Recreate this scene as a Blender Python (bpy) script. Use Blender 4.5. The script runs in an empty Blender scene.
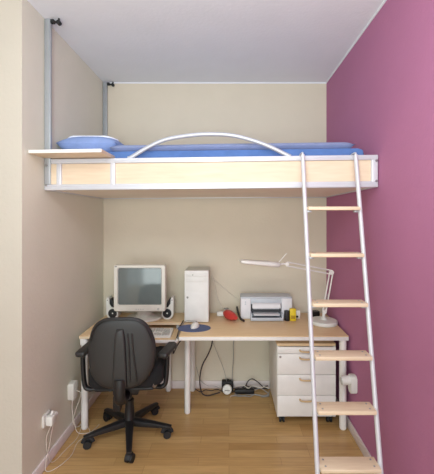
import bpy, bmesh, math, random
from mathutils import Vector, Matrix
PI = math.pi
random.seed(7)
C = bpy.context.scene.collection
scn = bpy.context.scene

# ------------------------------------------------------------ camera, world, lights, exposure
EYE = 1.525
cam_data = bpy.data.cameras.new('camera')
cam = bpy.data.objects.new('camera', cam_data); C.objects.link(cam)
cam.location = (0, 0, EYE)
cam.rotation_euler = (PI/2, 0, 0)
cam_data.sensor_fit = 'VERTICAL'
cam_data.sensor_height = 36
cam_data.lens = 331/474*36
cam_data.shift_x = -12/474
cam_data.shift_y = -19/474
cam_data.clip_start = 0.05
scn.camera = cam

w = bpy.data.worlds.new('world'); scn.world = w; w.use_nodes = True
bgn = w.node_tree.nodes['Background']
bgn.inputs[0].default_value = (0.88, 0.97, 1.0, 1); bgn.inputs[1].default_value = 1.0

def area_light(name, loc, target, sx, sy, power, col):
    l = bpy.data.lights.new(name, 'AREA'); l.shape = 'RECTANGLE'; l.size = sx; l.size_y = sy
    l.energy = power; l.color = col
    o = bpy.data.objects.new(name, l); C.objects.link(o); o.location = loc
    o.rotation_euler = (Vector(target)-Vector(loc)).to_track_quat('-Z', 'Y').to_euler()
    return o
area_light('window_daylight', (-0.3, -2.4, 1.1), (-0.2, 3.0, 0.9), 3.2, 2.0, 60, (0.87, 1.0, 1.0))
area_light('bounce_fill', (-0.15, -0.1, 1.6), (-0.1, 0.4, 2.74), 0.5, 0.5, 29, (0.91, 1.0, 0.98))  # added fill aimed upward, brightens the ceiling and side walls
area_light('overhead_fill', (-0.15, -0.1, 2.6), (-0.12, 1.1, 0.0), 1.0, 0.8, 20, (0.90, 1.0, 0.99))  # added fill from overhead for floor and desks, no lamp hangs here
scn.view_settings.view_transform = 'Standard'
scn.view_settings.look = 'None'
scn.view_settings.gamma = 1
scn.view_settings.use_curve_mapping = False
scn.view_settings.exposure = 0.27

# ------------------------------------------------------------ helpers
def srgb(c):
    return tuple(((v/255)/12.92 if v/255 <= .04045 else ((v/255+.055)/1.055)**2.4) for v in c)

def mat(name, rgb, rough=0.6, metal=0.0, var=0.04, scale=12.0, bump=0.0, bscale=60.0, stretch=(1,1,1), spec=0.5, rgb2=None):
    m = bpy.data.materials.new(name); m.use_nodes = True
    nt = m.node_tree; N = nt.nodes; L = nt.links
    b = N['Principled BSDF']
    b.inputs['Roughness'].default_value = rough; b.inputs['Metallic'].default_value = metal
    b.inputs['Specular IOR Level'].default_value = spec
    c = srgb(rgb)
    tc = N.new('ShaderNodeTexCoord'); mp = N.new('ShaderNodeMapping')
    mp.inputs['Scale'].default_value = stretch
    L.new(tc.outputs['Object'], mp.inputs[0])
    no = N.new('ShaderNodeTexNoise'); no.inputs['Scale'].default_value = scale; no.inputs['Detail'].default_value = 4
    L.new(mp.outputs[0], no.inputs['Vector'])
    rp = N.new('ShaderNodeValToRGB')
    rp.color_ramp.elements[0].position = 0.3; rp.color_ramp.elements[1].position = 0.7
    if rgb2 is None:
        a = [max(0, v*(1-var)) for v in c]; z = [min(1, v*(1+var)) for v in c]
    else:
        a = c; z = srgb(rgb2)
    rp.color_ramp.elements[0].color = (*a, 1); rp.color_ramp.elements[1].color = (*z, 1)
    L.new(no.outputs['Fac'], rp.inputs[0]); L.new(rp.outputs[0], b.inputs['Base Color'])
    if bump > 0:
        n2 = N.new('ShaderNodeTexNoise'); n2.inputs['Scale'].default_value = bscale; n2.inputs['Detail'].default_value = 3
        L.new(mp.outputs[0], n2.inputs['Vector'])
        bp = N.new('ShaderNodeBump'); bp.inputs['Strength'].default_value = bump; bp.inputs['Distance'].default_value = 0.004
        L.new(n2.outputs['Fac'], bp.inputs['Height']); L.new(bp.outputs[0], b.inputs['Normal'])
    return m

def obj(name, bm, m=None, parent=None, label=None, cat=None, group=None, kind=None, sharp=38):
    bmesh.ops.recalc_face_normals(bm, faces=bm.faces)
    for f in bm.faces: f.smooth = True
    lim = math.radians(sharp)
    for e in bm.edges:
        if len(e.link_faces) == 2 and e.calc_face_angle(0) > lim: e.smooth = False
    me = bpy.data.meshes.new(name); bm.to_mesh(me); bm.free()
    if m: me.materials.append(m)
    o = bpy.data.objects.new(name, me); C.objects.link(o)
    if parent: o.parent = parent
    if label: o['label'] = label
    if cat: o['category'] = cat
    if group: o['group'] = group
    if kind: o['kind'] = kind
    return o

def thing(name, label, cat, loc=(0,0,0), rz=0, group=None):
    o = bpy.data.objects.new(name, None); C.objects.link(o)
    o.empty_display_size = 0.05
    o.location = loc; o.rotation_euler = (0, 0, rz)
    o['label'] = label; o['category'] = cat
    if group: o['group'] = group
    return o

def B(): return bmesh.new()

def box(bm, x0, x1, y0, y1, z0, z1, bev=0.0, seg=2, M=None):
    vs = [bm.verts.new(p) for p in ((x0,y0,z0),(x1,y0,z0),(x1,y1,z0),(x0,y1,z0),(x0,y0,z1),(x1,y0,z1),(x1,y1,z1),(x0,y1,z1))]
    fs = [bm.faces.new([vs[i] for i in q]) for q in ((0,3,2,1),(4,5,6,7),(0,1,5,4),(1,2,6,5),(2,3,7,6),(3,0,4,7))]
    if M: bmesh.ops.transform(bm, matrix=M, verts=vs)
    if bev > 0:
        es = list({e for f in fs for e in f.edges})
        bmesh.ops.bevel(bm, geom=es, offset=bev, segments=seg, profile=0.5, affect='EDGES')
    return bm

def spline(pts, n=8):
    P = [Vector(p) for p in pts]; out = []
    for i in range(len(P)-1):
        p0 = P[max(i-1,0)]; p1 = P[i]; p2 = P[i+1]; p3 = P[min(i+2, len(P)-1)]
        for k in range(n):
            t = k/n
            out.append(0.5*((2*p1)+(-p0+p2)*t+(2*p0-5*p1+4*p2-p3)*t*t+(-p0+3*p1-3*p2+p3)*t**3))
    out.append(P[-1]); return out

def tube(bm, pts, r, n=10, sx=1.0, r_end=None):
    P = [Vector(p) for p in pts]; rings = []
    up = None
    for i, p in enumerate(P):
        d = (P[min(i+1,len(P)-1)]-P[max(i-1,0)]).normalized()
        if up is None:
            up = Vector((0,0,1)) if abs(d.z) < .9 else Vector((0,1,0))
        a = d.cross(up)
        if a.length < 1e-4: a = d.orthogonal()
        a.normalize(); b = a.cross(d).normalized(); up = b
        rr = r if r_end is None else r+(r_end-r)*i/(len(P)-1)
        rings.append([bm.verts.new(p + a*math.cos(2*PI*k/n)*rr*sx + b*math.sin(2*PI*k/n)*rr) for k in range(n)])
    for i in range(len(rings)-1):
        for k in range(n):
            bm.faces.new((rings[i][k], rings[i][(k+1)%n], rings[i+1][(k+1)%n], rings[i+1][k]))
    bm.faces.new(rings[0]); bm.faces.new(rings[-1])
    return bm

def lathe(bm, prof, c=(0,0,0), n=28, M=None, ex=1.0, ey=1.0):
    rings = []; allv = []
    for r, z in prof:
        if r < 1e-5:
            v = bm.verts.new((c[0], c[1], c[2]+z)); rings.append([v]); allv.append(v)
        else:
            R = [bm.verts.new((c[0]+math.cos(2*PI*k/n)*r*ex, c[1]+math.sin(2*PI*k/n)*r*ey, c[2]+z)) for k in range(n)]
            rings.append(R); allv += R
    for a, b in zip(rings, rings[1:]):
        for k in range(n):
            k2 = (k+1) % n
            if len(a) == 1 and len(b) == 1: continue
            if len(a) == 1: bm.faces.new((a[0], b[k], b[k2]))
            elif len(b) == 1: bm.faces.new((a[k], a[k2], b[0]))
            else: bm.faces.new((a[k], a[k2], b[k2], b[k]))
    if len(rings[0]) > 1: bm.faces.new(rings[0])
    if len(rings[-1]) > 1: bm.faces.new(rings[-1])
    if M: bmesh.ops.transform(bm, matrix=M, verts=allv)
    return bm

def cyl(bm, p0, p1, r, n=20, bev=0.0):
    return tube(bm, [p0, p1], r, n)

def prism_xz(bm, out, y0, y1, bev=0.0):
    a = [bm.verts.new((x, y0, z)) for x, z in out]; b = [bm.verts.new((x, y1, z)) for x, z in out]
    n = len(out); fs = [bm.faces.new(a), bm.faces.new(b)]
    for i in range(n): fs.append(bm.faces.new((a[i], a[(i+1)%n], b[(i+1)%n], b[i])))
    if bev:
        es = list(set(fs[0].edges) | set(fs[1].edges))
        bmesh.ops.bevel(bm, geom=es, offset=bev, segments=2, profile=.5, affect='EDGES')
    return bm

def prism_xy(bm, out, z0, z1, bev=0.0):
    a = [bm.verts.new((x, y, z0)) for x, y in out]; b = [bm.verts.new((x, y, z1)) for x, y in out]
    n = len(out); fs = [bm.faces.new(a), bm.faces.new(b)]
    for i in range(n): fs.append(bm.faces.new((a[i], a[(i+1)%n], b[(i+1)%n], b[i])))
    if bev:
        es = list(set(fs[0].edges) | set(fs[1].edges))
        bmesh.ops.bevel(bm, geom=es, offset=bev, segments=2, profile=.5, affect='EDGES')
    return bm

def rrect(x0, x1, y0, y1, r, n=5):
    pts = []
    for cx, cy, a0 in ((x1-r,y1-r,0),(x0+r,y1-r,90),(x0+r,y0+r,180),(x1-r,y0+r,270)):
        for k in range(n+1):
            a = math.radians(a0+90*k/n); pts.append((cx+r*math.cos(a), cy+r*math.sin(a)))
    return pts

def soft_slab(bm, x0, x1, y0, y1, z0, z1, nx, ny, edge, amp, seed=0, power=2.5):
    """cushion-like closed slab: rounded edges plus soft undulation on top"""
    rnd = random.Random(seed)
    ph = [(rnd.uniform(3,11), rnd.uniform(3,11), rnd.uniform(0,6)) for _ in range(6)]
    top = []; bot = []
    for i in range(nx+1):
        rt = []; rb = []
        for j in range(ny+1):
            u = i/nx; v = j/ny
            x = x0+(x1-x0)*u; y = y0+(y1-y0)*v
            dx = min(x-x0, x1-x)/edge; dy = min(y-y0, y1-y)/edge
            fx = 1-(1-min(dx,1))**power; fy = 1-(1-min(dy,1))**power
            f = min(fx, 1)*min(fy, 1); f = max(f, 0)**0.5
            wv = sum(math.sin(a*x+c)*math.cos(b*y+c*2) for a, b, c in ph)/6
            h = (z1-z0)
            mid = z0+h*0.45
            rt.append(bm.verts.new((x, y, mid+(z1-mid)*f + amp*wv*f)))
            rb.append(bm.verts.new((x, y, mid-(mid-z0)*min(1, f*1.6))))
        top.append(rt); bot.append(rb)
    for i in range(nx):
        for j in range(ny):
            bm.faces.new((top[i][j], top[i+1][j], top[i+1][j+1], top[i][j+1]))
            bm.faces.new((bot[i][j], bot[i][j+1], bot[i+1][j+1], bot[i+1][j]))
    for i in range(nx):
        for j in (0, ny):
            bm.faces.new((top[i][j], top[i+1][j], bot[i+1][j], bot[i][j]))
    for j in range(ny):
        for i in (0, nx):
            bm.faces.new((top[i][j], top[i][j+1], bot[i][j+1], bot[i][j]))
    return bm

# ------------------------------------------------------------ materials
def wall_mat(name, rgb, rough=.85):
    return mat(name, rgb, rough, var=.015, scale=5, bump=.35, bscale=45)
m_back = wall_mat('beige_wallpaper', (214, 203, 184))
m_left = wall_mat('beige_wallpaper_lifted', (222, 219, 203))  # same wallpaper as the back wall, lightened to make up for weak side light
m_beige_dim = wall_mat('beige_wallpaper_dimmed', (194, 186, 173))  # same beige wallpaper again, darkened to offset the strong frontal light
m_purple = wall_mat('purple_wallpaper', (178, 113, 149))
m_ceil = wall_mat('white_ceiling_paint', (232, 233, 238))
m_base = mat('white_skirting_paint', (226, 214, 212), .5)
m_white = mat('white_lacquer', (232, 228, 224), .4)
m_plastic = mat('white_plastic', (226, 224, 218), .45)
m_ivory = mat('ivory_plastic', (222, 217, 206), .45)
m_alu = mat('silver_aluminium', (212, 211, 216), .45, metal=.2, var=.03, scale=30, stretch=(1,1,.1))
m_rail = mat('silver_white_metal', (212, 212, 218), .4, metal=.25, var=.02)
m_tube = mat('silver_grey_tube', (188, 190, 198), .4, metal=.25, var=.02)
m_post = mat('grey_aluminium_post', (176, 180, 184), .42, metal=.45, var=.03)
m_birch = mat('pale_birch_veneer', (216, 193, 166), .5, scale=5, stretch=(1.2, 12, 12), rgb2=(225, 204, 179))
m_tread = mat('pale_beech_tread', (220, 196, 166), .5, scale=6, stretch=(1.5, 14, 14), rgb2=(230, 209, 180))
m_under = mat('bed_base_board', (238, 228, 216), .7, scale=4, stretch=(1,6,6), rgb2=(243, 234, 224))
m_desk = mat('birch_laminate', (222, 190, 148), .42, scale=5, stretch=(1.5, 16, 8), rgb2=(230, 201, 160))
m_blue = mat('blue_cotton_sheet', (84, 116, 172), .9, var=.08, scale=18, bump=.4, bscale=120)
m_duvet = mat('pale_blue_cotton', (150, 164, 204), .9, var=.06, scale=14, bump=.4, bscale=100)
m_pillow = mat('pillow_blue_cotton', (138, 160, 210), .9, var=.08, scale=14, bump=.4, bscale=100)
m_trim = mat('white_cotton_piping', (226, 230, 244), .9)
m_black = mat('black_plastic', (27, 26, 28), .42, bump=.1, bscale=300)
m_blackback = mat('black_textured_plastic', (42, 41, 41), .42, bump=.25, bscale=350)
m_blackfab = mat('black_fabric', (24, 24, 26), .95, bump=.5, bscale=250)
m_rubber = mat('black_rubber', (26, 26, 28), .6)
m_steel = mat('steel', (170, 170, 172), .3, metal=.9)
m_screen = mat('grey_crt_glass', (108, 116, 114), .10, var=.02, spec=.8)
m_pc = mat('pc_front_plastic', (228, 226, 222), .45)
m_pcside = mat('pc_case_metal', (190, 188, 178), .5)
m_pr = mat('printer_grey_plastic', (192, 197, 205), .45)
m_prw = mat('printer_white_plastic', (226, 224, 228), .45)
m_prd = mat('printer_dark_slot', (58, 58, 62), .5)
m_pad = mat('blue_rubber_foam', (84, 96, 132), .8, bump=.2)
m_red = mat('red_plastic', (196, 62, 58), .4)
m_yellow = mat('yellow_card', (226, 196, 30), .5)
m_brass = mat('wooden_drawer_pull', (202, 172, 130), .45, var=.08)
m_wcable = mat('white_cable', (222, 212, 200), .55)
m_gcable = mat('grey_cable', (150, 146, 142), .55)
m_bcable = mat('dark_cable', (58, 48, 46), .55)
m_key = mat('keycap_plastic', (188, 186, 180), .5)
m_speakcone = mat('speaker_cone', (30, 31, 34), .55)

def floor_mat():
    m = bpy.data.materials.new('oak_strip_parquet'); m.use_nodes = True
    nt = m.node_tree; N = nt.nodes; L = nt.links; b = N['Principled BSDF']
    tc = N.new('ShaderNodeTexCoord')
    br = N.new('ShaderNodeTexBrick'); br.offset = .37; br.offset_frequency = 3; br.squash = 1
    br.inputs['Color1'].default_value = (*srgb((180, 142, 90)), 1)
    br.inputs['Color2'].default_value = (*srgb((206, 170, 116)), 1)
    br.inputs['Mortar'].default_value = (*srgb((160, 122, 76)), 1)
    br.inputs['Scale'].default_value = 1
    br.inputs['Mortar Size'].default_value = .0012
    br.inputs['Mortar Smooth'].default_value = .3
    br.inputs['Brick Width'].default_value = .52
    br.inputs['Row Height'].default_value = .068
    L.new(tc.outputs['Object'], br.inputs['Vector'])
    mp = N.new('ShaderNodeMapping'); mp.inputs['Scale'].default_value = (2.2, 34, 1)
    L.new(tc.outputs['Object'], mp.inputs[0])
    no = N.new('ShaderNodeTexNoise'); no.inputs['Scale'].default_value = 2.2; no.inputs['Detail'].default_value = 7
    L.new(mp.outputs[0], no.inputs['Vector'])
    rp = N.new('ShaderNodeValToRGB')
    rp.color_ramp.elements[0].position = .3; rp.color_ramp.elements[0].color = (.82, .78, .72, 1)
    rp.color_ramp.elements[1].position = .72; rp.color_ramp.elements[1].color = (1.08, 1.06, 1.04, 1)
    L.new(no.outputs['Fac'], rp.inputs[0])
    mx = N.new('ShaderNodeMix'); mx.data_type = 'RGBA'; mx.blend_type = 'MULTIPLY'; mx.inputs['Factor'].default_value = .85
    L.new(br.outputs['Color'], mx.inputs['A']); L.new(rp.outputs[0], mx.inputs['B'])
    L.new(mx.outputs['Result'], b.inputs['Base Color'])
    b.inputs['Roughness'].default_value = .34
    bp = N.new('ShaderNodeBump'); bp.inputs['Strength'].default_value = .15; bp.inputs['Distance'].default_value = .002
    L.new(br.outputs['Fac'], bp.inputs['Height']); bp.invert = True
    L.new(bp.outputs[0], b.inputs['Normal'])
    return m
m_floor = floor_mat()

# ------------------------------------------------------------ the room
XL, XR, YB, H = -1.126, 0.874, 2.97, 2.74
YC = 1.80          # the outside corner of the alcove
def struct(name, bm, m): return obj(name, bm, m, kind='structure')
struct('floor', box(B(), -3.3, XR+.1, -2.6, YB+.1, -.1, 0), m_floor)
struct('ceiling', box(B(), -3.3, XR+.1, -2.6, YB+.1, H, H+.1), m_ceil)
struct('wall_back', box(B(), XL-.1, XR+.1, YB, YB+.1, 0, H), m_back)
struct('wall_left', prism_xy(B(), [(XL, YC), (XL, YB), (XL-.1, YB), (XL-.1, YC+.1)], 0, H), m_left)
struct('wall_front_left', prism_xy(B(), [(-3.2, YC), (XL, YC), (XL-.1, YC+.1), (-3.2, YC+.1)], 0, H), m_beige_dim)
struct('wall_right', box(B(), XR, XR+.1, -2.6, YB, 0, H), m_purple)
struct('wall_far_left', box(B(), -3.3, -3.2, -2.6, YC+.1, 0, H), m_beige_dim)
BH = .068
def skirting(bm, x0, x1, y0, y1): return box(bm, x0, x1, y0, y1, 0, BH, .004)
struct('baseboard_back', skirting(B(), XL+.013, XR-.013, YB-.013, YB), m_base)
struct('baseboard_left', skirting(B(), XL, XL+.013, YC, YB-.013), m_base)
struct('baseboard_right', skirting(B(), XR-.013, XR, -2.6, YB-.013), m_base)
struct('baseboard_front_left', skirting(B(), -3.2, XL, YC-.013, YC), m_base)
# thin painted strips where the walls meet the ceiling
struct('trim_1', box(B(), XL, XR, YB-.006, YB, H-.010, H), m_ceil)
struct('trim_2', box(B(), XR-.006, XR, -2.6, YB-.006, H-.010, H), m_ceil)

# ------------------------------------------------------------ loft bed
FY = 1.93
def skew(bm):
    # the bed stands a touch askew: its left front corner sits 8 cm nearer the back wall
    for v in bm.verts: v.co.y += (XR-v.co.x)*.04*min(1.15, (YB-v.co.y)/(YB-FY)); v.co.z -= (XR-v.co.x)*.006
Z0, Z1 = 1.705, 1.895
bed = thing('loft_bed', 'white and birch loft bed spanning the alcove above the desks', 'bed', (0, FY, Z0))
def bed_part(name, bm, m, parent=None, **k):
    skew(bm)
    bmesh.ops.translate(bm, vec=(-0, -FY, -Z0), verts=bm.verts)
    return obj(name, bm, m, parent or bed, **k)
bxl, bxr = XL+.004, XR-.004
def profile_rail(bm, x0, x1, y0, z0, z1, d=.028):
    box(bm, x0, x1, y0, y0+d, z0, z1, .004)
    box(bm, x0+.002, x1-.002, y0-.004, y0+.001, z0+.010, z0+.013)          # shallow groove lip of the extrusion
    box(bm, x0+.002, x1-.002, y0-.004, y0+.001, z1-.013, z1-.010)
    return bm
bed_part('top_rail', profile_rail(B(), bxl+.04, bxr, FY, Z1-.029, Z1), m_rail)
bed_part('bottom_rail', profile_rail(B(), bxl, bxr, FY, Z0, Z0+.036), m_rail)
bed_part('front_panel', box(B(), bxl+.01, bxr-.01, FY+.012, FY+.026, Z0+.03, Z1-.03), m_birch, label='pale birch front panel')
for xa, xb in ((-1.046, -1.016), (-.716, -.686), (.832, .868)):
    bed_part('upright', box(B(), xa, xb, FY-.002, FY+.028, Z0+.030, Z1-.028, .003), m_rail)
for x, z in ((.858, Z0+.036), (.858, Z1-.036), (-1.108, Z0+.03), (-1.108, Z1-.04)):
    bm = B(); cyl(bm, (x, FY-.008, z), (x, FY, z), .007, 12)
    bed_part('bolt', bm, m_steel)
bed_part('end_panel', box(B(), bxl, bxl+.022, FY+.028, YB-.06, Z0, Z1, .003), m_rail)
bed_part('end_panel', box(B(), bxr-.022, bxr, FY+.028, YB-.06, Z0, Z1, .003), m_rail)
bed_part('back_rail', box(B(), bxl, bxr, YB-.06, YB-.025, Z0, Z1, .004), m_rail)
bed_part('base_board', box(B(), bxl+.024, bxr-.024, FY+.03, YB-.062, Z0+.006, Z0+.022), m_under, label='pale board closing the underside of the bed')
# wall posts with ceiling clamps
for y, wdt in ((FY+.002, .038), (YB-.024-.036, .036)):
    bm = B()
    x0 = XL+.003
    yy = y if y < 2.5 else YB-.024
    box(bm, x0, x0+wdt, yy, yy+.022, Z0+.036 if y < 2.5 else Z0+.01, H+.008, .003)
    box(bm, x0+.006, x0+.010, yy-.003, yy+.002, Z1+.02, H-.01)
    box(bm, x0+wdt-.010, x0+wdt-.006, yy-.003, yy+.002, Z1+.02, H-.01)
    p = bed_part('post', bm, m_post, label='grey aluminium post running up to the ceiling')
    bm = B()
    xs = x0+wdt
    box(bm, xs, xs+.022, yy-.004, yy+.020, H-.018, H+.004, .003)
    cyl(bm, (xs+.018, yy+.008, H-.008), (xs+.052, yy+.008, H-.014), .0075, 12)
    cyl(bm, (xs+.050, yy-.006, H-.016), (xs+.050, yy+.018, H-.016), .013, 14)
    cyl(bm, (xs+.050, yy+.008, H-.016), (xs+.050, yy+.008, H+.011), .006, 10)
    o = bed_part('clamp', bm, m_rubber, label='black ceiling clamp'); o.parent = p
# arched guard rail
gp = [(-.612, 1.895), (-.590, 1.902), (-.50, 1.955), (-.40, 2.000), (-.29, 2.022), (-.15, 2.034), (0.0, 2.027), (.12, 1.999), (.235, 1.957), (.345, 1.902), (.365, 1.893)]
bm = tube(B(), spline([(x, FY+.016, z) for x, z in gp], 7), .0125, 14)
bed_part('guard_rail', bm, m_tube, label='arched silver white guard rail')
# shelf clamped on the left end
bm = B()
prism_xy(bm, [(-1.122, 1.762), (-.706, 1.762), (-.706, 2.045), (-1.078, 2.045), (-1.078, FY-.004), (-1.122, FY-.004)], Z1+.004, Z1+.023, .002)
sh = bed_part('shelf', bm, m_birch, label='pale birch shelf jutting out over the front rail')
bed_part('shelf_edge', box(B(), -1.122, -.706, 1.758, 1.7625, Z1+.004, Z1+.023, .001), m_white, sh)

# bedding
bm = soft_slab(B(), bxl+.03, bxr-.032, FY+.036, YB-.066, Z0+.024, 1.952, 70, 26, .055, .003, 3); skew(bm)
obj('mattress', bm, m_blue, label='mattress in a bright blue sheet on the loft bed', cat='mattress')
bm = soft_slab(B(), -.74, .760, FY+.050, YB-.10, 1.950, 1.992, 80, 30, .08, .004, 9); skew(bm)
obj('folded_blanket', bm, m_duvet, label='pale blue blanket spread flat over the loft bed mattress', cat='blanket')
pl = thing('pillow', 'pale blue pillow with white edge at the left end of the loft bed', 'pillow', (-.90, 2.40, 1.950))
bm = soft_slab(B(), -.215, .175, -.27, .27, 0, .130, 32, 36, .15, .004, 5, 2.0)
obj('pillow_case', bm, m_pillow, pl)
bm = B()
tube(bm, [(x, y, .098+.022*(1-((x+.02)/.165)**2)) for x, y in rrect(-.185, .145, -.215, .205, .06, 8)], .008, 8)
obj('piping', bm, m_trim, pl)

# ------------------------------------------------------------ ladder
lad = thing('ladder', 'white metal ladder with pale wooden treads leaning on the bed', 'ladder', (.60, 1.56, 0))
def ly(z): return 1.530+.2*z
lx0, lx1 = .425, .730
for x in (lx0, lx1):
    bm = B()
    top = 1.888
    tube(bm, [(x-.60, ly(.004)-1.56, .004), (x-.60, ly(1.2)-1.56, 1.2), (x-.60, ly(top)-1.56, top)], .0125, 12, sx=.95)
    r_ = obj('side_rail', bm, m_alu, lad)
    bm = B(); lathe(bm, [(.0, 0), (.0165, 0), (.0165, .03), (.0135, .036), (0, .036)], (x-.60, ly(0)-1.56, 0), 14)
    obj('foot_cap', bm, m_plastic, r_)
    bm = B()
    tube(bm, spline([(x-.60, ly(1.86)-1.56+.004, 1.86), (x-.60, ly(1.89)-1.56, 1.895), (x-.60, ly(1.90)+.020-1.56, 1.902), (x-.60, FY+.045-1.56, 1.900), (x-.60, FY+.046-1.56, 1.88)], 5), .006, 10)
    obj('hook', bm, m_alu, r_)
for z in (.340, .586, .830, 1.084, 1.336, 1.588):
    y = ly(z)-1.56
    bm = B()
    box(bm, lx0+.009-.60, lx1-.010-.60, y-.040, y+.048, z-.020, z, .004)
    tr = obj('tread', bm, m_tread, lad)
    for sx in (lx0+.036-.60, lx1-.036-.60):
        for dy in (-.018, .026):
            obj('screw', lathe(B(), [(0, .002), (.0045, .0015), (.006, -.002), (0, -.002)], (sx, y+dy, z), 10), m_steel, tr)
    for sx, s in ((lx0-.60, 1), (lx1-.60, -1)):
        a, b = sorted((sx+s*.010, sx+s*.034))
        obj('tread_bracket', box(B(), a, b, y-.012, y+.012, z-.032, z-.020, .002), m_post, tr)

# ------------------------------------------------------------ desks
DT = .680
def leg_bm(x, y, ztop, r=.024):
    bm = B(); lathe(bm, [(0, 0), (r-.004, 0), (r-.002, .006), (r, .008), (r, ztop)], (x, y, 0), 24); return bm

d1 = thing('writing_desk', 'long birch topped desk with round white legs, printer and lamp on it', 'desk', (.25, 2.66, 0))
ox, oy = .25, 2.66
def dp(name, bm, m, par, off, **k):
    bmesh.ops.translate(bm, vec=(-off[0], -off[1], 0), verts=bm.verts)
    return obj(name, bm, m, par, **k)
O1 = (ox, oy)
dp('tabletop', box(B(), -.358, .858, 2.371, 2.950, DT-.008, DT, .002), m_desk, d1, O1)
dp('edge_band', box(B(), -.358, .858, 2.370, 2.951, DT-.034, DT-.008, .003), m_white, d1, O1, label='white edge under the birch surface')
for x, y in ((-.325, 2.590), (-.323, 2.925), (.824, 2.385+.012), (.824, 2.925)):
    dp('leg', leg_bm(x, y, DT-.034, .025 if y < 2.5 else .023), m_white, d1, O1)
dp('cross_bar', box(B(), -.32, .82, 2.905, 2.93, DT-.075, DT-.036, .003), m_white, d1, O1)

d2 = thing('computer_desk', 'birch computer desk with cut out front carrying the monitor and keyboard', 'desk', (-.72, 2.66, 0))
O2 = (-.72, 2.66)
out = [(-1.075, 2.372), (-.945, 2.372), (-.945, 2.60), (-.93, 2.665), (-.90, 2.685), (-.372, 2.685), (-.362, 2.695), (-.362, 2.951), (-1.075, 2.951)]
dp('tabletop', prism_xy(B(), out, DT-.008, DT, .002), m_desk, d2, O2)
out2 = [(x, y) for x, y in out]
dp('edge_band', prism_xy(B(), out2, DT-.022, DT-.008, .001), m_tread, d2, O2)
dp('side_frame', box(B(), -1.070, -1.035, 2.376, 2.945, DT-.07, DT-.022, .004), m_white, d2, O2)
for x, y in ((-1.046, 2.400), (-1.046, 2.925), (-.535, 2.925)):
    dp('leg', leg_bm(x, y, DT-.022, .024), m_white, d2, O2)
ktz = .622
tray = dp('keyboard_tray', box(B(), -.942, -.400, 2.452, 2.80, ktz-.016, ktz, .002), m_desk, d2, O2)
dp('tray_edge', box(B(), -.942, -.400, 2.440, 2.452, ktz-.020, ktz+.002, .003), m_white, tray, O2)
for x in (-.93, -.42):
    dp('tray_runner', box(B(), x-.01, x+.01, 2.70, 2.80, ktz, DT-.022, .002), m_post, tray, O2)

# ------------------------------------------------------------ drawer unit
ux0, ux1, uy0, uy1, uz0, uz1 = .355, .788, 2.446, 2.92, .056, .600
un = thing('drawer_unit', 'white four drawer unit on casters under the right end of the long desk', 'drawer unit', ((ux0+ux1)/2, (uy0+uy1)/2, 0))
O3 = ((ux0+ux1)/2, (uy0+uy1)/2)
bm = B()
box(bm, ux0, ux0+.018, uy0, uy1, uz0, uz1-.02, .001)
box(bm, ux1-.018, ux1, uy0, uy1, uz0, uz1-.02, .001)
box(bm, ux0+.018, ux1-.018, uy1-.014, uy1, uz0, uz1-.02)
box(bm, ux0+.018, ux1-.018, uy0+.004, uy1-.014, uz0, uz0+.016)
dp('carcass', bm, m_white, un, O3)
dp('unit_top', box(B(), ux0, ux1, uy0-.004, uy1, uz1-.02, uz1, .002), m_desk, un, O3, label='birch top board')
zz = [(uz1-.024, .528), (.525, .374), (.371, .222), (.219, uz0+.012)]
for i, (zt, zb) in enumerate(zz):
    fr = dp('drawer', box(B(), ux0+.003, ux1-.003, uy0-.014, uy0+.004, zb, zt, .002), m_white, un, O3)
    zc = zt-.026 if i else zt-.022
    xc = (ux0+ux1)/2-.005
    bm = B()
    tube(bm, spline([(xc-.046, uy0-.012, zc), (xc-.044, uy0-.030, zc-.002), (xc-.02, uy0-.036, zc-.005), (xc+.02, uy0-.036, zc-.005), (xc+.044, uy0-.030, zc-.002), (xc+.046, uy0-.012, zc)], 4), .0062, 10)
    dp('handle', bm, m_brass, fr, O3, label='bowed light wood handle')
bm = B(); cyl(bm, (ux0+.022, uy0-.018, .505), (ux0+.022, uy0-.012, .505), .008, 14)
dp('lock', bm, m_steel, un, O3)
for x in (ux0+.04, ux1-.04):
    for y in (uy0+.035, uy1-.04):
        bm = B()
        cyl(bm, (x, y-.004, .022), (x, y-.004, uz0), .007, 10)
        for s in (-1, 1):
            cyl(bm, (x+s*.005, y, .0225), (x+s*.019, y, .0225), .022, 18)
        box(bm, x-.021, x+.021, y-.012, y+.016, .038, .050, .004)
        dp('caster', bm, m_rubber, un, O3)

# ------------------------------------------------------------ office chair
ch = thing('office_chair', 'black swivel office chair with armrests pulled up to the computer desk', 'office chair', (-.700, 2.33, 0), math.radians(4))
def pad(bm, outline, y_back, y_front, curve=0.0, rings=(1, .985, .94, .86, .72, .5, .25), rnd=.35, zc=None):
    cx = sum(p[0] for p in outline)/len(outline); cz = sum(p[1] for p in outline)/len(outline)
    n = len(outline)
    ym = (y_back+y_front)/2
    def ring(s, side):
        t = (1-s**8)**.45 if s < 1 else 0
        y = ym + (y_back-ym)*t if side < 0 else ym+(y_front-ym)*t
        return [bm.verts.new((cx+(x-cx)*s, y + curve*((cx+(x-cx)*s)**2), cz+(z-cz)*s)) for x, z in outline]
    R = [ring(s, -1) for s in reversed(rings[1:])] + [ring(1, 0)] + [ring(s, 1) for s in rings[1:]]
    for a, b in zip(R, R[1:]):
        for k in range(n): bm.faces.new((a[k], a[(k+1)%n], b[(k+1)%n], b[k]))
    bm.faces.new(R[0]); bm.faces.new(R[-1])
    return bm
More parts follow.
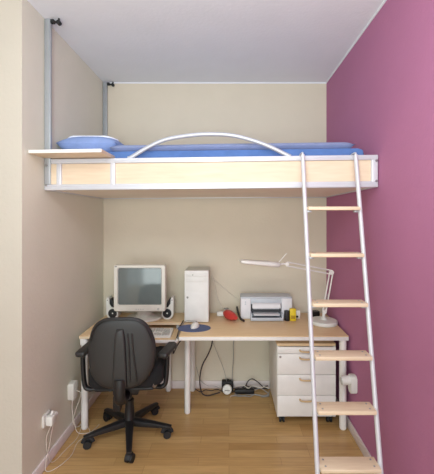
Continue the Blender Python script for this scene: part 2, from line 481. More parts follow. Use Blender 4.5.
# outline of the backrest (local x, z)
ctl = [(-.205, .66), (-.198, .76), (-.165, .85), (-.10, .893), (0, .900), (.10, .893), (.165, .85), (.208, .76), (.218, .66), (.196, .56), (.145, .485), (.075, .452), (0, .447), (-.075, .452), (-.145, .485), (-.192, .56)]
outl = [(p.x, p.y) for p in spline([(x, z, 0) for x, z in ctl + [ctl[0]]], 4)[:-1]]
bm = pad(B(), outl, -.262, -.225, .35)
# a shallow raised spine and the two long grooves beside it
br_ = obj('backrest', bm, m_blackback, ch)
bm = pad(B(), [(x*.93+.001, .672+(z-.672)*.93) for x, z in outl], -.226, -.186, .35)
obj('back_cushion', bm, m_blackfab, br_)
bm = B()
sp = [(-.045, .46), (-.042, .60), (-.032, .78), (-.020, .83), (.020, .83), (.032, .78), (.042, .60), (.045, .46)]
pad(bm, [(x, z) for x, z in sp], -.279, -.250, .3)
obj('spine_cover', bm, m_blackback, br_)
for x0_, x1_ in ((.052, .060), (.078, .098)):
    bm = tube(B(), spline([(x0_-.004, -.2625, .80), (x0_+.004, -.266, .68), (x1_, -.267, .56), (x1_+.004, -.262, .50)], 5), .005, 8)
    obj('rib', bm, m_blackback, br_)
bm = tube(B(), spline([(x, -.264+.35*x*x+.02*0, z) for x, z in [(.935*a, .672+(b-.672)*.95) for a, b in ctl[1:8]]], 4), .004, 8)
obj('rim', bm, m_black, br_)
# seat
bm = B()
sout = rrect(-.240, .252, -.20, .24, .09, 6)
cx = 0; n = len(sout)
lev = [(.0, .86), (.012, .95), (.03, 1.0), (.06, 1.0), (.082, .95), (.092, .82), (.094, .5)]
R = [[bm.verts.new((x*s, .02+(y-.02)*s, .408+h+(.048*(x/.22)**2 if h > .05 else 0))) for x, y in sout] for h, s in lev]
for a, b in zip(R, R[1:]):
    for k in range(n): bm.faces.new((a[k], a[(k+1)%n], b[(k+1)%n], b[k]))
bm.faces.new(R[0]); bm.faces.new(R[-1])
obj('seat', bm, m_blackfab, ch)
bm = B(); box(bm, -.19, .19, -.16, .20, .388, .407, .006)
obj('seat_shell', bm, m_black, ch)
bm = B()
box(bm, -.085, .085, -.12, .11, .335, .389, .012)
obj('tilt_mechanism', bm, m_black, ch)
bm = tube(B(), spline([(.05, .03, .362), (.16, .03, .362), (.232, .05, .372), (.262, .06, .392)], 5), .007, 10)
obj('lever', bm, m_black, ch)
bm = B(); cyl(bm, (.185, -.165, .435), (.205, -.185, .435), .017, 16)
obj('knob', bm, m_steel, ch, label='small silver knob at the seat side')
bm = tube(B(), spline([(0, -.08, .355), (0, -.19, .350), (0, -.262, .385), (0, -.272, .46), (0, -.268, .52)], 6), .024, 12, sx=1.5)
obj('back_bracket', bm, m_black, ch)
bm = B(); lathe(bm, [(0, .075), (.045, .075), (.045, .085), (.036, .12), (.030, .20), (.030, .25)], (0,0,0), 24)
lathe(bm, [(.017, .25), (.017, .34)], (0,0,0), 20)
obj('column', bm, m_black, ch)
bm = B(); box(bm, -.075, -.025, -.15, -.10, .245, .35, .008)
obj('mechanism_cover', bm, m_black, ch)
# armrests
for s, ax, rot in ((-1, -.280, -8), (1, .268, -16)):
    pts = [(s*.08, -.06, .378), (s*.20, -.08, .374), (ax-s*.030, -.09, .378), (ax-s*.006, -.09, .405), (ax+s*.004, -.09, .50), (ax+s*.006, -.09, .60), (ax, -.085, .625)]
    bm = tube(B(), spline(pts, 6), .0155, 12, sx=1.2)
    ar = obj('armrest', bm, m_black, ch)
    bm = B()
    M = Matrix.Translation((ax+(.018 if s < 0 else .010), -.085 if s < 0 else -.10, .648 if s < 0 else .630)) @ Matrix.Rotation(math.radians(rot), 4, 'Z') @ Matrix.Rotation(math.radians(3), 4, 'X')
    box(bm, -.034, .034, -.100, .095, -.020, .020, .017, 4, M=M)
    obj('arm_pad', bm, m_blackback, ar)
# star base
angs = [208, 286, 355, 63, 142]
for a in angs:
    r = math.radians(a-4); d = Vector((math.cos(r), math.sin(r), 0)); q = Vector((-d.y, d.x, 0))
    bm = B(); rings = []
    for t, wd, zt, zb in ((.03, .030, .120, .070), (.10, .026, .112, .066), (.20, .021, .098, .064), (.275, .018, .086, .060), (.298, .016, .080, .062)):
        c = d*t
        ring = []
        for k in range(12):
            aa = 2*PI*k/12
            u = math.copysign(abs(math.cos(aa))**.6, math.cos(aa)); v = math.copysign(abs(math.sin(aa))**.6, math.sin(aa))
            ring.append(bm.verts.new(c+q*wd*u+Vector((0, 0, (zt+zb)/2+(zt-zb)/2*v))))
        rings.append(ring)
    for a_, b_ in zip(rings, rings[1:]):
        for k in range(12): bm.faces.new((a_[k], a_[(k+1)%12], b_[(k+1)%12], b_[k]))
    bm.faces.new(rings[0]); bm.faces.new(rings[-1])
    lg = obj('leg', bm, m_black, ch)
    c = d*.282
    sw = math.radians(random.uniform(-40, 40)) + r + PI/2
    e = Vector((math.cos(sw), math.sin(sw), 0)); f = Vector((-e.y, e.x, 0))
    bm = B()
    cyl(bm, c+Vector((0, 0, .045)), c+Vector((0, 0, .072)), .009, 12)
    cc = c+f*.010
    for s in (-1, 1):
        cyl(bm, cc+e*s*.006+Vector((0, 0, .0265)), cc+e*s*.024+Vector((0, 0, .0265)), .026, 20)
    tube(bm, spline([cc+f*(-.026)+Vector((0,0,.030)), cc+f*(-.018)+Vector((0,0,.050)), cc+Vector((0,0,.057)), cc+f*.020+Vector((0,0,.050)), cc+f*.028+Vector((0,0,.03))], 4), .0055, 8, sx=3.6)
    obj('caster', bm, m_rubber, lg)

# ------------------------------------------------------------ CRT monitor
mo = thing('crt_monitor', 'cream CRT computer monitor with dark grey screen on the computer desk', 'monitor', (-.713, 2.80, DT))
bm = B()
fw, fz0, fz1, fy = .2060, .100, .470, -.165
def rsec(hw, z0, z1, y, r=.02, n=5): return [(x, y, z) for x, z in rrect(-hw, hw, z0, z1, r, n)]
secs = [rsec(fw-.004, fz0+.004, fz1-.004, fy, .014), rsec(fw, fz0, fz1, fy+.006, .016), rsec(fw, fz0, fz1, fy+.05, .016), rsec(fw-.012, fz0+.012, fz1-.012, fy+.056, .02), rsec(.17, .12, .43, fy+.20, .05), rsec(.12, .15, .37, fy+.305, .05)]
R = [[bm.verts.new(p) for p in s] for s in secs]
for a, b in zip(R, R[1:]):
    for k in range(len(a)): bm.faces.new((a[k], a[(k+1)%len(a)], b[(k+1)%len(a)], b[k]))
bm.faces.new(R[-1])
# front frame: ring in to the screen opening
inner = [bm.verts.new((x, fy+.010, z)) for x, z in rrect(-.172, .172, .152, .444, .012, 5)]
lip = [bm.verts.new((x, fy-.001, z)) for x, z in rrect(-.178, .178, .146, .450, .014, 5)]
for A_, B_ in ((R[0], lip), (lip, inner)):
    for k in range(len(A_)): bm.faces.new((A_[k], A_[(k+1)%len(A_)], B_[(k+1)%len(A_)], B_[k]))
obj('housing', bm, m_ivory, mo)
bm = B(); g = []
for i in range(17):
    row = []
    for j in range(13):
        u = i/8-1; v = j/6-1
        row.append(bm.verts.new((u*.174, fy+.012-.009*(1-u*u*.5-v*v*.5)+.004, .298+v*.148)))
    g.append(row)
for i in range(16):
    for j in range(12): bm.faces.new((g[i][j], g[i+1][j], g[i+1][j+1], g[i][j+1]))
bk = [bm.verts.new((x, fy+.03, z)) for x, z in ((-.174, .150), (.174, .150), (.174, .446), (-.174, .446))]
edge_b = [g[i][0] for i in range(17)]; bm.faces.new(edge_b+[bk[1], bk[0]])
edge_t = [g[i][12] for i in range(17)]; bm.faces.new(list(reversed(edge_t))+[bk[3], bk[2]])
bm.faces.new([g[0][j] for j in range(13)]+[bk[3], bk[0]])
bm.faces.new([g[16][j] for j in range(13)]+[bk[2], bk[1]])
bm.faces.new(bk)
obj('screen', bm, m_screen, mo, label='dark grey curved glass screen')
bm = B(); lathe(bm, [(0, 0), (.135, 0), (.140, .006), (.136, .016), (.10, .026), (.070, .032), (.065, .050), (.075, .106)], (0, 0, 0), 36, ex=1.08, ey=.98)
obj('stand', bm, m_ivory, mo)
for i in range(4): obj('button', box(B(), -.03+i*.018, -.020+i*.018, fy-.004, fy+.001, .116, .122, .001), m_key, mo)
obj('power_button', cyl(B(), (.15, fy-.005, .121), (.15, fy, .121), .009, 14), m_key, mo)
bm = B(); box(bm, -.194, -.180, fy-.002, fy+.001, .453, .463, .001)
obj('badge', bm, m_gcable, mo, label='small grey maker badge at the top left corner')

# ------------------------------------------------------------ speakers
def speaker(x, y, s, label):
    t = thing('computer_speaker', label, 'speaker', (x, y, DT), 0, 'computer speakers')
    bm = B()
    # pod foot with an upright wing on the outer side
    pts = [(p.x, p.y) for p in spline([(s*a, b, 0) for a, b in [(-.052, .050), (-.046, .014), (-.02, .001), (.012, .001), (.038, .014), (.047, .045), (.048, .09), (.050, .15), (.048, .178), (.036, .183), (.026, .178), (.024, .14), (.018, .108), (-.004, .098), (-.034, .088), (-.052, .05)]], 3)[:-1]]
    prism_xz(bm, pts, -.040, .045, .008)
    obj('speaker_body', bm, m_plastic, t)
    M = Matrix.Translation((-s*.004, -.040, .050)) @ Matrix.Rotation(PI/2, 4, 'X')
    bm = B(); lathe(bm, [(0, -.004), (.012, .004), (.016, .002), (.031, .005), (.036, .003), (.036, -.004)], (0,0,0), 28, M=M, ey=1.05)
    obj('driver', bm, m_speakcone, t, label='round black driver')
    bm = B(); prism_xz(bm, [(p.x, p.y) for p in spline([(s*a, b, 0) for a, b in [(-.03, .085), (.0, .097), (.018, .108), (.023, .14), (.020, .168), (.004, .158), (-.008, .13), (-.018, .105), (-.03, .085)]], 3)[:-1]], -.030, .035, .004)
    obj('grille', bm, m_speakcone, t, label='black inner grille')
    bm = B(); cyl(bm, (s*.037, -.044, .160), (s*.037, -.039, .160), .0045, 12)
    obj('dial', bm, m_gcable, t)
    return t
speaker(-.975, 2.80, -1, 'white and black speaker on the left side of the monitor')
speaker(-.512, 2.80, 1, 'white and black speaker on the right side of the monitor')

# ------------------------------------------------------------ computer tower
pc = thing('computer_tower', 'pale beige upright computer tower between the monitor and the printer', 'computer', (-.262, 2.774, DT))
bm = B(); box(bm, -.097, .097, -.085, .125, .006, .420, .003)
obj('case', bm, m_pcside, pc)
bm = B(); box(bm, -.098, .098, -.106, -.086, .004, .421, .006, 3)
obj('front_panel', bm, m_pc, pc)
for z, h in ((.345, .036), (.385, .026)):
    bm = B(); box(bm, -.086, .086, -.1085, -.104, z-h/2, z+h/2, .002)
    obj('drive_bay', bm, m_pc, pc)
bm = B(); box(bm, -.088, .088, -.1075, -.104, .020, .252, .003); obj('lower_cover', bm, m_pc, pc)
bm = B(); cyl(bm, (-.072, -.112, .205), (-.072, -.104, .205), .008, 16); obj('power_button', bm, m_gcable, pc)
bm = B(); cyl(bm, (-.030, -.111, .386), (-.030, -.106, .386), .0045, 12); obj('eject_button', bm, m_gcable, pc)
for x in (-.07, .07):
    for y in (-.06, .10): obj('foot', box(B(), x-.012, x+.012, y-.012, y+.012, 0, .0065, .002), m_rubber, pc)

# ------------------------------------------------------------ keyboard
kb = thing('keyboard', 'pale computer keyboard on the pull out tray behind the chair', 'keyboard', (-.665, 2.56, ktz), math.radians(1))
bm = B()
a = [(-.225, -.078, 0), (.225, -.078, 0), (.225, .078, 0), (-.225, .078, 0), (-.225, -.078, .012), (.225, -.078, .012), (.225, .078, .028), (-.225, .078, .028)]
vs = [bm.verts.new(p) for p in a]
fs = [bm.faces.new([vs[i] for i in q]) for q in ((0,3,2,1),(4,5,6,7),(0,1,5,4),(1,2,6,5),(2,3,7,6),(3,0,4,7))]
bmesh.ops.bevel(bm, geom=list(bm.edges), offset=.004, segments=2, profile=.5, affect='EDGES')
obj('keyboard_body', bm, m_plastic, kb)
bm = B()
sl = .016/.156
for row in range(6):
    y = -.058+row*.0205+(.006 if row == 5 else 0); x = -.212
    widths = ([.024, .02, .02, .10, .02, .02, .024] if row == 0 else [.017]*15)
    z = .012+sl*(y+.078)
    for wd in widths:
        box(bm, x, x+wd, y, y+.016, z-.002, z+.007, .0015, 1); x += wd+.0028
    x = .092
    for k in range(3):
        if not (row == 2): box(bm, x, x+.016, y, y+.016, z-.002, z+.007, .0015, 1)
        x += .0188
    x = .154
    for k in range(3):
        if row < 5: box(bm, x, x+.016, y, y+.016, z-.002, z+.007, .0015, 1)
        x += .0188
obj('keys', bm, m_key, kb)

# ------------------------------------------------------------ mouse on its mat
bm = B(); lathe(bm, [(0, 0), (.108, 0), (.110, .002), (.108, .005), (0, .005)], (-.267, 2.535, DT), 40, ex=1.16, ey=.80)
obj('mouse_mat', bm, m_pad, label='round blue mouse mat at the left end of the long desk', cat='mouse mat')
ms = thing('computer_mouse', 'white computer mouse lying on the round blue mat', 'mouse', (-.262, 2.555, DT+.005), math.radians(-12))
bm = B(); g = []
for i in range(9):
    t = i/8; y = -.055+.11*t; wd = .031*math.sin(PI*min(max(t, .03), .97))**.45
    hh = .034*math.sin(PI*(.06+.88*t))**.7
    g.append([bm.verts.new((wd*math.cos(PI*k/10), y, .001+hh*math.sin(PI*k/10)**.75)) for k in range(11)])
for a_, b_ in zip(g, g[1:]):
    for k in range(10): bm.faces.new((a_[k], a_[k+1], b_[k+1], b_[k]))
    bm.faces.new((a_[0], b_[0], b_[10], a_[10]))
bm.faces.new(g[0]); bm.faces.new(g[-1])
obj('mouse_body', bm, m_plastic, ms)
bm = B(); cyl(bm, (-.004, .028, .028), (.004, .028, .028), .009, 14); obj('scroll_wheel', bm, m_gcable, ms)

# ------------------------------------------------------------ printer
pr = thing('inkjet_printer', 'grey and white inkjet printer near the wall on the long desk', 'printer', (.313, 2.832, DT)); pr.scale = (.985, 1, .96)
def outline_pr():
    return [(-.222, .020), (-.222, .176), (-.212, .190), (.212, .190), (.222, .176), (.222, .020), (.212, .008), (-.212, .008)]
obj('side_housing', box(B(), -.220, -.132, -.070, .085, 0, .180, .010, 3), m_prw, pr)
obj('side_housing', box(B(), .128, .220, -.070, .085, 0, .180, .010, 3), m_prw, pr)
bm = B(); box(bm, -.218, .218, -.064, .088, .176, .192, .006, 3)
box(bm, -.134, .130, -.060, .086, .128, .178, .003); box(bm, -.134, .130, -.02, .086, .004, .13)
obj('printer_body', bm, m_pr, pr)
bm = B()
rows = []
for k in range(9):
    t = k/8*PI*.5
    rows.append((-.062-.030*math.sin(t), .142-.034*(1-math.cos(t))))
poly = [(-.06, .104)] + [(-.062-.030*math.sin(k/8*PI/2), .142-.034*(1-math.cos(k/8*PI/2))) for k in range(9)] + [(-.092, .100)]
a_ = [bm.verts.new((-.120, y, z)) for y, z in poly]; b_ = [bm.verts.new((.116, y, z)) for y, z in poly]
for i in range(len(poly)): bm.faces.new((a_[i], a_[(i+1)%len(poly)], b_[(i+1)%len(poly)], b_[i]))
bm.faces.new(a_); bm.faces.new(b_)
obj('front_lid', bm, m_prw, pr)
bm = B(); box(bm, -.130, .126, -.036, -.021, .045, .120); obj('paper_slot', bm, m_prd, pr, label='dark paper slot')
for x in (-.128, .118):
    pass
bm = B(); box(bm, -.112, .108, -.075, -.03, .088, .094, .002); obj('paper_guide', bm, m_pr, pr)
bm = B()
box(bm, -.138, .134, -.130, -.03, .004, .016, .003)
box(bm, -.138, -.126, -.130, -.02, .012, .060, .003); box(bm, .122, .134, -.130, -.02, .012, .060, .003)
box(bm, -.130, .126, -.130, -.122, .010, .030, .002)
obj('output_tray', bm, m_pr, pr)
bm = B(); box(bm, -.110, .105, -.118, -.035, .046, .054, .002); obj('upper_tray', bm, m_prw, pr)
for z in (.150, .132): obj('button', cyl(B(), (-.178, -.073, z), (-.178, -.069, z), .006, 12), m_pr, pr)

# ------------------------------------------------------------ desk lamp
lp = thing('desk_lamp', 'white jointed arm lamp with long flat head at the right end of the desk', 'lamp', (.760, 2.655, DT))
bm = B(); lathe(bm, [(0, 0), (.103, 0), (.108, .004), (.108, .020), (.103, .028), (.05, .033), (0, .034)], (0,0,0), 40)
obj('lamp_base', bm, m_plastic, lp)
bm = B(); lathe(bm, [(.0, .031), (.026, .031), (.022, .045), (.013, .050), (.012, .085), (.0, .087)], (0,0,0), 20)
obj('socket', bm, m_plastic, lp)
def lw(px, py, D): return Vector(((px-229)/331*D-.760, D-2.655, EYE-(py-218)*D/331-DT))
E = lw(331.3, 272.3, 2.66); S = lw(324.4, 311.5, 2.655); HJ = lw(287, 264, 2.54)
def arm(name, p0, p1, off):
    d = (p1-p0).normalized(); o_ = Vector((d.z, 0, -d.x)).normalized()*off
    for s in (-1, 1): obj(name, tube(B(), [p0+o_*s, p1+o_*s], .0062, 10), m_white, lp)
arm('lower_arm', S, E, .013); arm('upper_arm', E, HJ, .015)
for p, r in ((E, .019), (S, .016), (HJ, .015)):
    bm = B(); cyl(bm, p+Vector((0, -.011, 0)), p+Vector((0, .011, 0)), r, 20); obj('joint', bm, m_white, lp)
bm = B()
def spring(bm, a, b, R=.0045, turns=16):
    d = (b-a); L_ = d.length; d.normalize(); u = Vector((0, 1, 0)); v = d.cross(u).normalized()
    tube(bm, [a+d*L_*t/(turns*8)+(u*math.cos(2*PI*t/8)+v*math.sin(2*PI*t/8))*R for t in range(turns*8+1)], .0011, 5)
spring(bm, S+(E-S)*.12, S+(E-S)*.45)
obj('spring', bm, m_steel, lp)
# head: long tapering flat housing pointing left
T0 = lw(279, 264.5, 2.52); T1 = lw(240, 261.2, 2.46)
bm = B(); secs = []
d = (T1-T0); q = Vector((-d.y, d.x, 0)).normalized()
for t, wd, th in ((0, .030, .012), (.05, .042, .021), (.3, .048, .020), (.8, .050, .016), (.97, .048, .013), (1, .042, .006)):
    c = T0+d*t; ring = []
    for k in range(16):
        aa = 2*PI*k/16
        u = math.copysign(abs(math.cos(aa))**.5, math.cos(aa)); v = math.copysign(abs(math.sin(aa))**.7, math.sin(aa))
        ring.append(bm.verts.new(c+q*wd*u+Vector((0, 0, th*v))))
    secs.append(ring)
for a_, b_ in zip(secs, secs[1:]):
    for k in range(16): bm.faces.new((a_[k], a_[(k+1)%16], b_[(k+1)%16], b_[k]))
bm.faces.new(secs[0]); bm.faces.new(secs[-1])
hd = obj('lamp_head', bm, m_white, lp)
bm = B(); tube(bm, [T0+d*.12+Vector((0, -.012, -.014)), T0+d*.9+Vector((0, -.012, -.011))], .006, 10)
obj('fluorescent_tube', bm, m_plastic, hd)
bm = tube(B(), [HJ, (HJ+T0)/2+Vector((0, 0, .003)), T0], .007, 10); obj('neck', bm, m_white, lp)
bm = tube(B(), [T0+Vector((-.01, 0, .008)), lw(286.5, 253.5, 2.53)], .0032, 8); obj('tilt_rod', bm, m_white, lp)

# ------------------------------------------------------------ small things on the desk
gx = thing('handheld_gadget', 'small red rounded gadget lying in front of the white plug strip', 'gadget', (.010, 2.745, DT), math.radians(32)); gx.scale = (1.3, 1.5, 1.5)
bm = B(); g = []
for i in range(11):
    t = i/10; y = .055-.115*t; s_ = math.sin(PI*(.08+.84*t))**.55
    g.append([bm.verts.new((.034*s_*math.cos(2*PI*k/16)*(1-.25*t), y, .026+.026*s_*math.sin(2*PI*k/16)*(1.15-.4*t))) for k in range(16)])
for a_, b_ in zip(g, g[1:]):
    for k in range(16): bm.faces.new((a_[k], a_[(k+1)%16], b_[(k+1)%16], b_[k]))
bm.faces.new(g[0]); bm.faces.new(g[-1])
zmin = min(v.co.z for v in bm.verts); bmesh.ops.translate(bm, vec=(0, 0, -zmin), verts=bm.verts)
obj('gadget_body', bm, m_red, gx)
bm = B(); box(bm, -.012, .012, .030, .052, .050, .056, .002); obj('gadget_button', bm, m_steel, gx)

bm = B()
M = Matrix.Translation((-.03, 2.86, DT))
box(bm, -.075, .075, -.022, .022, 0, .038, .008, 3, M=M)
ps = obj('plug_strip', bm, m_plastic, label='short white plug strip lying on the desk behind the red gadget', cat='plug strip')

bm = B(); box(bm, .500, .550, 2.715, 2.745, DT, DT+.098, .003)
yb = obj('yellow_box', bm, m_yellow, label='upright bright yellow box to the right of the printer', cat='box')
bm = B(); box(bm, .507, .543, 2.7132, 2.7152, DT+.018, DT+.045, .0005)
obj('printed_mark', bm, mat('ochre_print', (176, 140, 20), .6), yb, label='dark mark low on the yellow box')
# black item between the printer and the yellow box
bm = B(); prism_xy(bm, rrect(.457, .497, 2.712, 2.752, .010), DT, DT+.080, .004)
obj('ink_cartridge', bm, m_black, label='small black block between the printer tray and the yellow box', cat='block')
wb = thing('power_adapter', 'small white adapter on the desk right of the yellow box', 'adapter', (.580, 2.80, DT))
bm = B(); box(bm, -.020, .020, -.018, .018, .022, .066, .004); box(bm, -.018, .018, -.014, .014, 0, .023, .002)
obj('adapter_body', bm, m_plastic, wb)
bm = B(); box(bm, -.024, .004, -.021, -.010, .008, .022, .003); obj('adapter_plug', bm, m_black, wb)
bm = B(); M = Matrix.Translation((.738, 2.86, DT)) @ Matrix.Rotation(.3, 4, 'Z')
g = []
for i in range(9):
    t = i/8; g.append([(-.045+.09*t, .030*math.sin(PI*(.08+.84*t))**.4, .040*math.sin(PI*(.1+.7*t))**.5)])
bx_ = [rrect(-.042, .042, -.026, .026, .012)]
prism_xy(bm, bx_[0], 0, .040, .010)
bmesh.ops.transform(bm, matrix=M, verts=bm.verts)
obj('camera_case', bm, m_black, label='small black pouch behind the base of the desk lamp', cat='pouch')

# ------------------------------------------------------------ wall sockets and adapters
def socket(name, label, loc, rz, wdt=.080, hgt=.080, gang=1):
    t = thing(name, label, 'socket', loc, rz)
    bm = B(); prism_xz(bm, rrect(-wdt/2, wdt/2, -hgt/2, hgt/2, .008), -.012, 0, .002)
    obj('socket_plate', bm, m_plastic, t)
    M = Matrix.Translation((0, -.012, 0)) @ Matrix.Rotation(PI/2, 4, 'X')
    bm = B(); lathe(bm, [(.026, -.001), (.026, .004), (.021, .004), (.020, -.001)], (0,0,0), 24, M=M); obj('socket_ring', bm, m_key, t)
    return t
R_L = PI/2     # local -y looks to +x
socket('wall_socket', 'white wall socket low on the left wall nearest the camera', (XL, 2.03, .292), R_L, .078, .074)
pg = thing('plug_adapter', 'white plug adapter pushed in the left wall socket nearest the camera', 'adapter', (XL+.017, 2.03, .292), R_L)
bm = B(); box(bm, -.030, .022, -.040, .0, -.028, .028, .006, 3); obj('adapter_body', bm, m_plastic, pg)
bm = B(); cyl(bm, (.022, -.02, .006), (.046, -.02, .004), .018, 18); cyl(bm, (.046, -.02, .004), (.058, -.02, .003), .009, 12); obj('side_plug', bm, m_plastic, pg)
bm = B(); cyl(bm, (-.004, -.022, .028), (.010, -.022, .044), .008, 12); obj('top_plug', bm, m_plastic, pg)
ad = thing('plug_in_adapter', 'tall white power adapter high on the left wall beside the desk leg', 'adapter', (XL, 2.345, .305), R_L)
bm = B(); prism_xz(bm, rrect(-.034, .034, -.058, .058, .010), -.040, 0, .005); obj('adapter_body', bm, m_plastic, ad)
bm = B(); tube(bm, [(.0, -.018, -.055), (0, -.018, -.075)], .006, 10); obj('strain_relief', bm, m_plastic, ad)

R_R = -PI/2    # local -y looks to -x
pa = thing('power_adapter', 'chunky white power adapter on the purple wall beside the right desk leg', 'adapter', (XR, 2.285, .385), R_R)
obj('adapter_block', prism_xz(B(), rrect(-.032, .032, -.062, .056, .014), -.042, 0, .006), m_plastic, pa)
obj('plug_body', tube(B(), [(0, -.040, .022), (0, -.060, .020), (0, -.098, .016)], .030, 22), m_plastic, pa)
obj('plug_rim', tube(B(), [(0, -.098, .016), (0, -.102, .0155)], .024, 22), m_key, pa)
# ------------------------------------------------------------ cables
def cable(name, label, pts, r, m, n=8):
    bm = tube(B(), spline(pts, 8), r, n)
    return obj(name, bm, m, label=label, cat='cable')
x = XL
cable('white_cable', 'thin white cable hanging from the nearest left wall adapter to the floor edge', [(x+.045, 2.015, .262), (x+.020, 2.01, .20), (x+.018, 2.01, .13), (x+.024, 2.02, .075), (x+.030, 2.06, .006), (x+.055, 2.18, .004), (x+.075, 2.30, .004), (x+.035, 2.46, .004)], .0018, m_wcable)
cable('white_cable', 'white cable from the nearest left adapter looping out over the parquet', [(x+.037, 2.082, .276), (x+.018, 2.075, .20), (x+.016, 2.05, .13), (x+.022, 2.00, .06), (x+.034, 1.98, .010), (x+.080, 2.02, .004), (x+.115, 2.12, .004), (x+.10, 2.25, .004), (x+.145, 2.33, .004), (x+.10, 2.41, .004)], .0019, m_wcable)
cable('white_cable', 'straight white cable dropping from the tall adapter on the left wall', [(x+.018, 2.345, .232), (x+.014, 2.345, .18), (x+.018, 2.35, .12), (x+.020, 2.355, .06), (x+.026, 2.41, .005), (x+.05, 2.49, .005)], .0036, m_wcable)
cable('white_cable', 'slack white cable between the tall left adapter and the desk leg', [(x+.044, 2.35, .30), (x+.085, 2.33, .29), (x+.070, 2.32, .23), (x+.040, 2.32, .14), (x+.035, 2.34, .07), (x+.060, 2.34, .007), (x+.14, 2.35, .004), (x+.17, 2.44, .004)], .0020, m_wcable)
cable('dark_cable', 'thick dark cable looping down under the desk to the floor', [(-.142, 2.92, .650), (-.143, 2.915, .52), (-.150, 2.905, .42), (-.180, 2.89, .34), (-.235, 2.88, .235), (-.253, 2.87, .12), (-.235, 2.84, .030), (-.19, 2.83, .007), (-.13, 2.85, .008), (-.08, 2.87, .014)], .0055, m_bcable)
cable('grey_cable', 'thin grey cable hanging straight down from the desk to the plug pile', [(.052, 2.93, .650), (.050, 2.93, .50), (.038, 2.93, .40), (.040, 2.93, .30), (.030, 2.925, .16), (.026, 2.91, .06)], .0032, m_gcable)
cable('thin_grey_cable', 'very thin grey cable slanting from the dark cable to the plug pile', [(-.146, 2.92, .44), (-.10, 2.925, .32), (-.05, 2.92, .20), (-.02, 2.91, .09)], .0017, m_gcable)
cable('thin_grey_cable', 'very thin grey cable running along the skirting left of the plug pile', [(-.29, 2.945, .20), (-.26, 2.94, .10), (-.20, 2.93, .045), (-.12, 2.92, .04), (-.05, 2.89, .02)], .0020, m_gcable)
cable('dark_cable', 'dark cable arching up from the power strip beside the drawer unit', [(.145, 2.90, .030), (.16, 2.90, .085), (.20, 2.90, .115), (.25, 2.90, .09), (.30, 2.90, .045), (.345, 2.90, .03)], .005, m_bcable)
cable('dark_cable', 'dark cable lying flat on the parquet behind the power strip', [(.03, 2.88, .008), (.10, 2.945, .008), (.2, 2.942, .008), (.30, 2.945, .010), (.348, 2.94, .008)], .005, m_bcable)
cable('grey_cable', 'pale grey cable snaking in front of the power strip', [(.045, 2.86, .006), (.11, 2.835, .006), (.20, 2.85, .006), (.27, 2.83, .006), (.335, 2.85, .006), (.350, 2.88, .02)], .004, m_gcable)
cable('grey_cable', 'pale grey cable looped over the right end of the power strip', [(.22, 2.86, .035), (.27, 2.865, .052), (.32, 2.85, .030), (.342, 2.835, .007), (.32, 2.815, .006), (.27, 2.81, .006)], .0035, m_gcable)
cable('white_cable', 'white cable rising from the plug strip to the back of the tower', [(-.155, 2.945, 1.02), (-.13, 2.95, .94), (-.11, 2.95, .84), (-.09, 2.945, .78), (-.06, 2.93, .735), (-.04, 2.90, .725)], .0028, m_wcable)
cable('white_cable', 'thin pale cable running from the tower down to the printer', [(-.155, 2.95, 1.00), (-.08, 2.955, .93), (.0, 2.955, .86), (.06, 2.955, .81), (.10, 2.945, .78)], .0026, m_wcable)
cable('black_cable', 'black cable sagging from the computer desk to the long desk behind the armrest', [(-.372, 2.69, .69), (-.385, 2.60, .670), (-.392, 2.50, .63), (-.405, 2.42, .565), (-.40, 2.385, .55), (-.375, 2.40, .60), (-.345, 2.44, .635), (-.31, 2.50, .648)], .0045, m_bcable)
cable('black_cable', 'short thick black cable curving down beside the left side of the printer', [(.070, 2.90, .745), (.074, 2.86, .728), (.084, 2.80, .702), (.100, 2.74, .690), (.122, 2.69, .689)], .0085, m_black)
cn = thing('cable_connector', 'white round connector hanging at the keyboard tray corner', 'connector', (-.384, 2.39, .627))
bm = B(); tube(bm, [(-.012, 0, -.022), (.012, .005, .022)], .011, 14); obj('connector_body', bm, m_plastic, cn)
bm = B(); tube(bm, [(.012, .005, .022), (.017, .008, .034)], .006, 10); obj('connector_neck', bm, m_gcable, cn)
cable('grey_cable', 'grey mouse cable curling off the left edge of the blue mat', [(-.268, 2.615, .712), (-.30, 2.64, .703), (-.345, 2.655, .698), (-.372, 2.60, .68), (-.378, 2.50, .665), (-.372, 2.42, .66)], .0024, m_gcable)

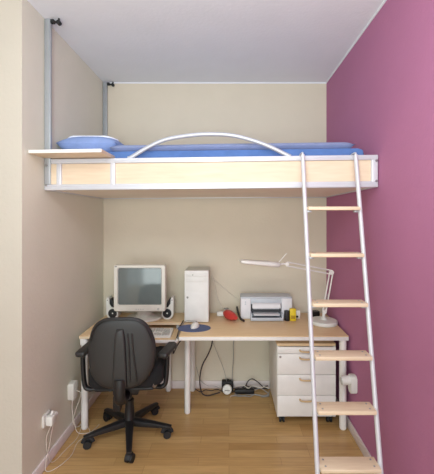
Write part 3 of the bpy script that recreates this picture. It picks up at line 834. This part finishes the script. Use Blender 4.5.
for k, (lab, z0, ya, yb, xa, xb, m, rr) in enumerate((
    ('pale grey cable wriggling low along the parquet before the power strip', .010, 2.80, 2.835, .01, .34, m_gcable, .0042),
    ('dark cable lying across the top of the power strip', .048, 2.87, 2.90, .03, .34, m_bcable, .0046),
    ('pale cable crossing above the power strip towards the drawer unit', .056, 2.85, 2.89, .06, .345, m_wcable, .0036),
    ('dark cable trailing left from the round plug along the skirting', .012, 2.87, 2.93, -.30, -.06, m_bcable, .0036))):
    rnd = random.Random(k+3); n_ = 8
    cable(['grey_cable', 'dark_cable', 'white_cable', 'dark_cable'][k], lab, [(xa+(xb-xa)*i/n_, rnd.uniform(ya, yb), max(rr, z0+rnd.uniform(-.006, .012))) for i in range(n_+1)], rr, m)
st = thing('power_strip', 'dark power strip on the floor against the back wall', 'power strip', (.135, 2.885, 0))
bm = B(); box(bm, -.085, .085, -.024, .024, 0, .036, .006, 3); obj('strip_body', bm, m_black, st)
for i in range(3): obj('outlet', lathe(B(), [(.017, .034), (.017, .040), (.012, .040), (.012, .034)], (-.05+i*.05, 0, 0), 18), m_bcable, st)
bp_ = thing('plug_block', 'black adapter block resting on top of the white cable reel', 'adapter', (-.012, 2.925, 0))
bm = B(); box(bm, -.052, .050, -.022, .026, 0, .090, .008, 3); obj('adapter_body', bm, m_rubber, bp_)
bm = B(); cyl(bm, (.0, -.0, .088), (.0, .0, .100), .012, 14); obj('adapter_nub', bm, m_black, bp_)
bp_['label'] = 'upright black adapter block against the back wall under the desk'
rl = thing('cable_reel', 'white round plug standing on the floor under the long desk', 'plug', (-.016, 2.866, 0))
bm = B(); M = Matrix.Translation((0, 0, .040)) @ Matrix.Rotation(math.radians(78), 4, 'X')
lathe(bm, [(0, -.016), (.036, -.016), (.040, -.010), (.040, .010), (.036, .016), (.022, .018), (0, .018)], (0,0,0), 28, M=M)
zmin = min(v.co.z for v in bm.verts); bmesh.ops.translate(bm, vec=(0, 0, -zmin), verts=bm.verts)
obj('plug_disc', bm, m_plastic, rl)
bm = B(); M = Matrix.Translation((0, -.017, .040)) @ Matrix.Rotation(math.radians(78), 4, 'X')
box(bm, -.022, .022, -.004, .004, -.002, .005, .001, M=M); obj('grip_bar', bm, m_gcable, rl)
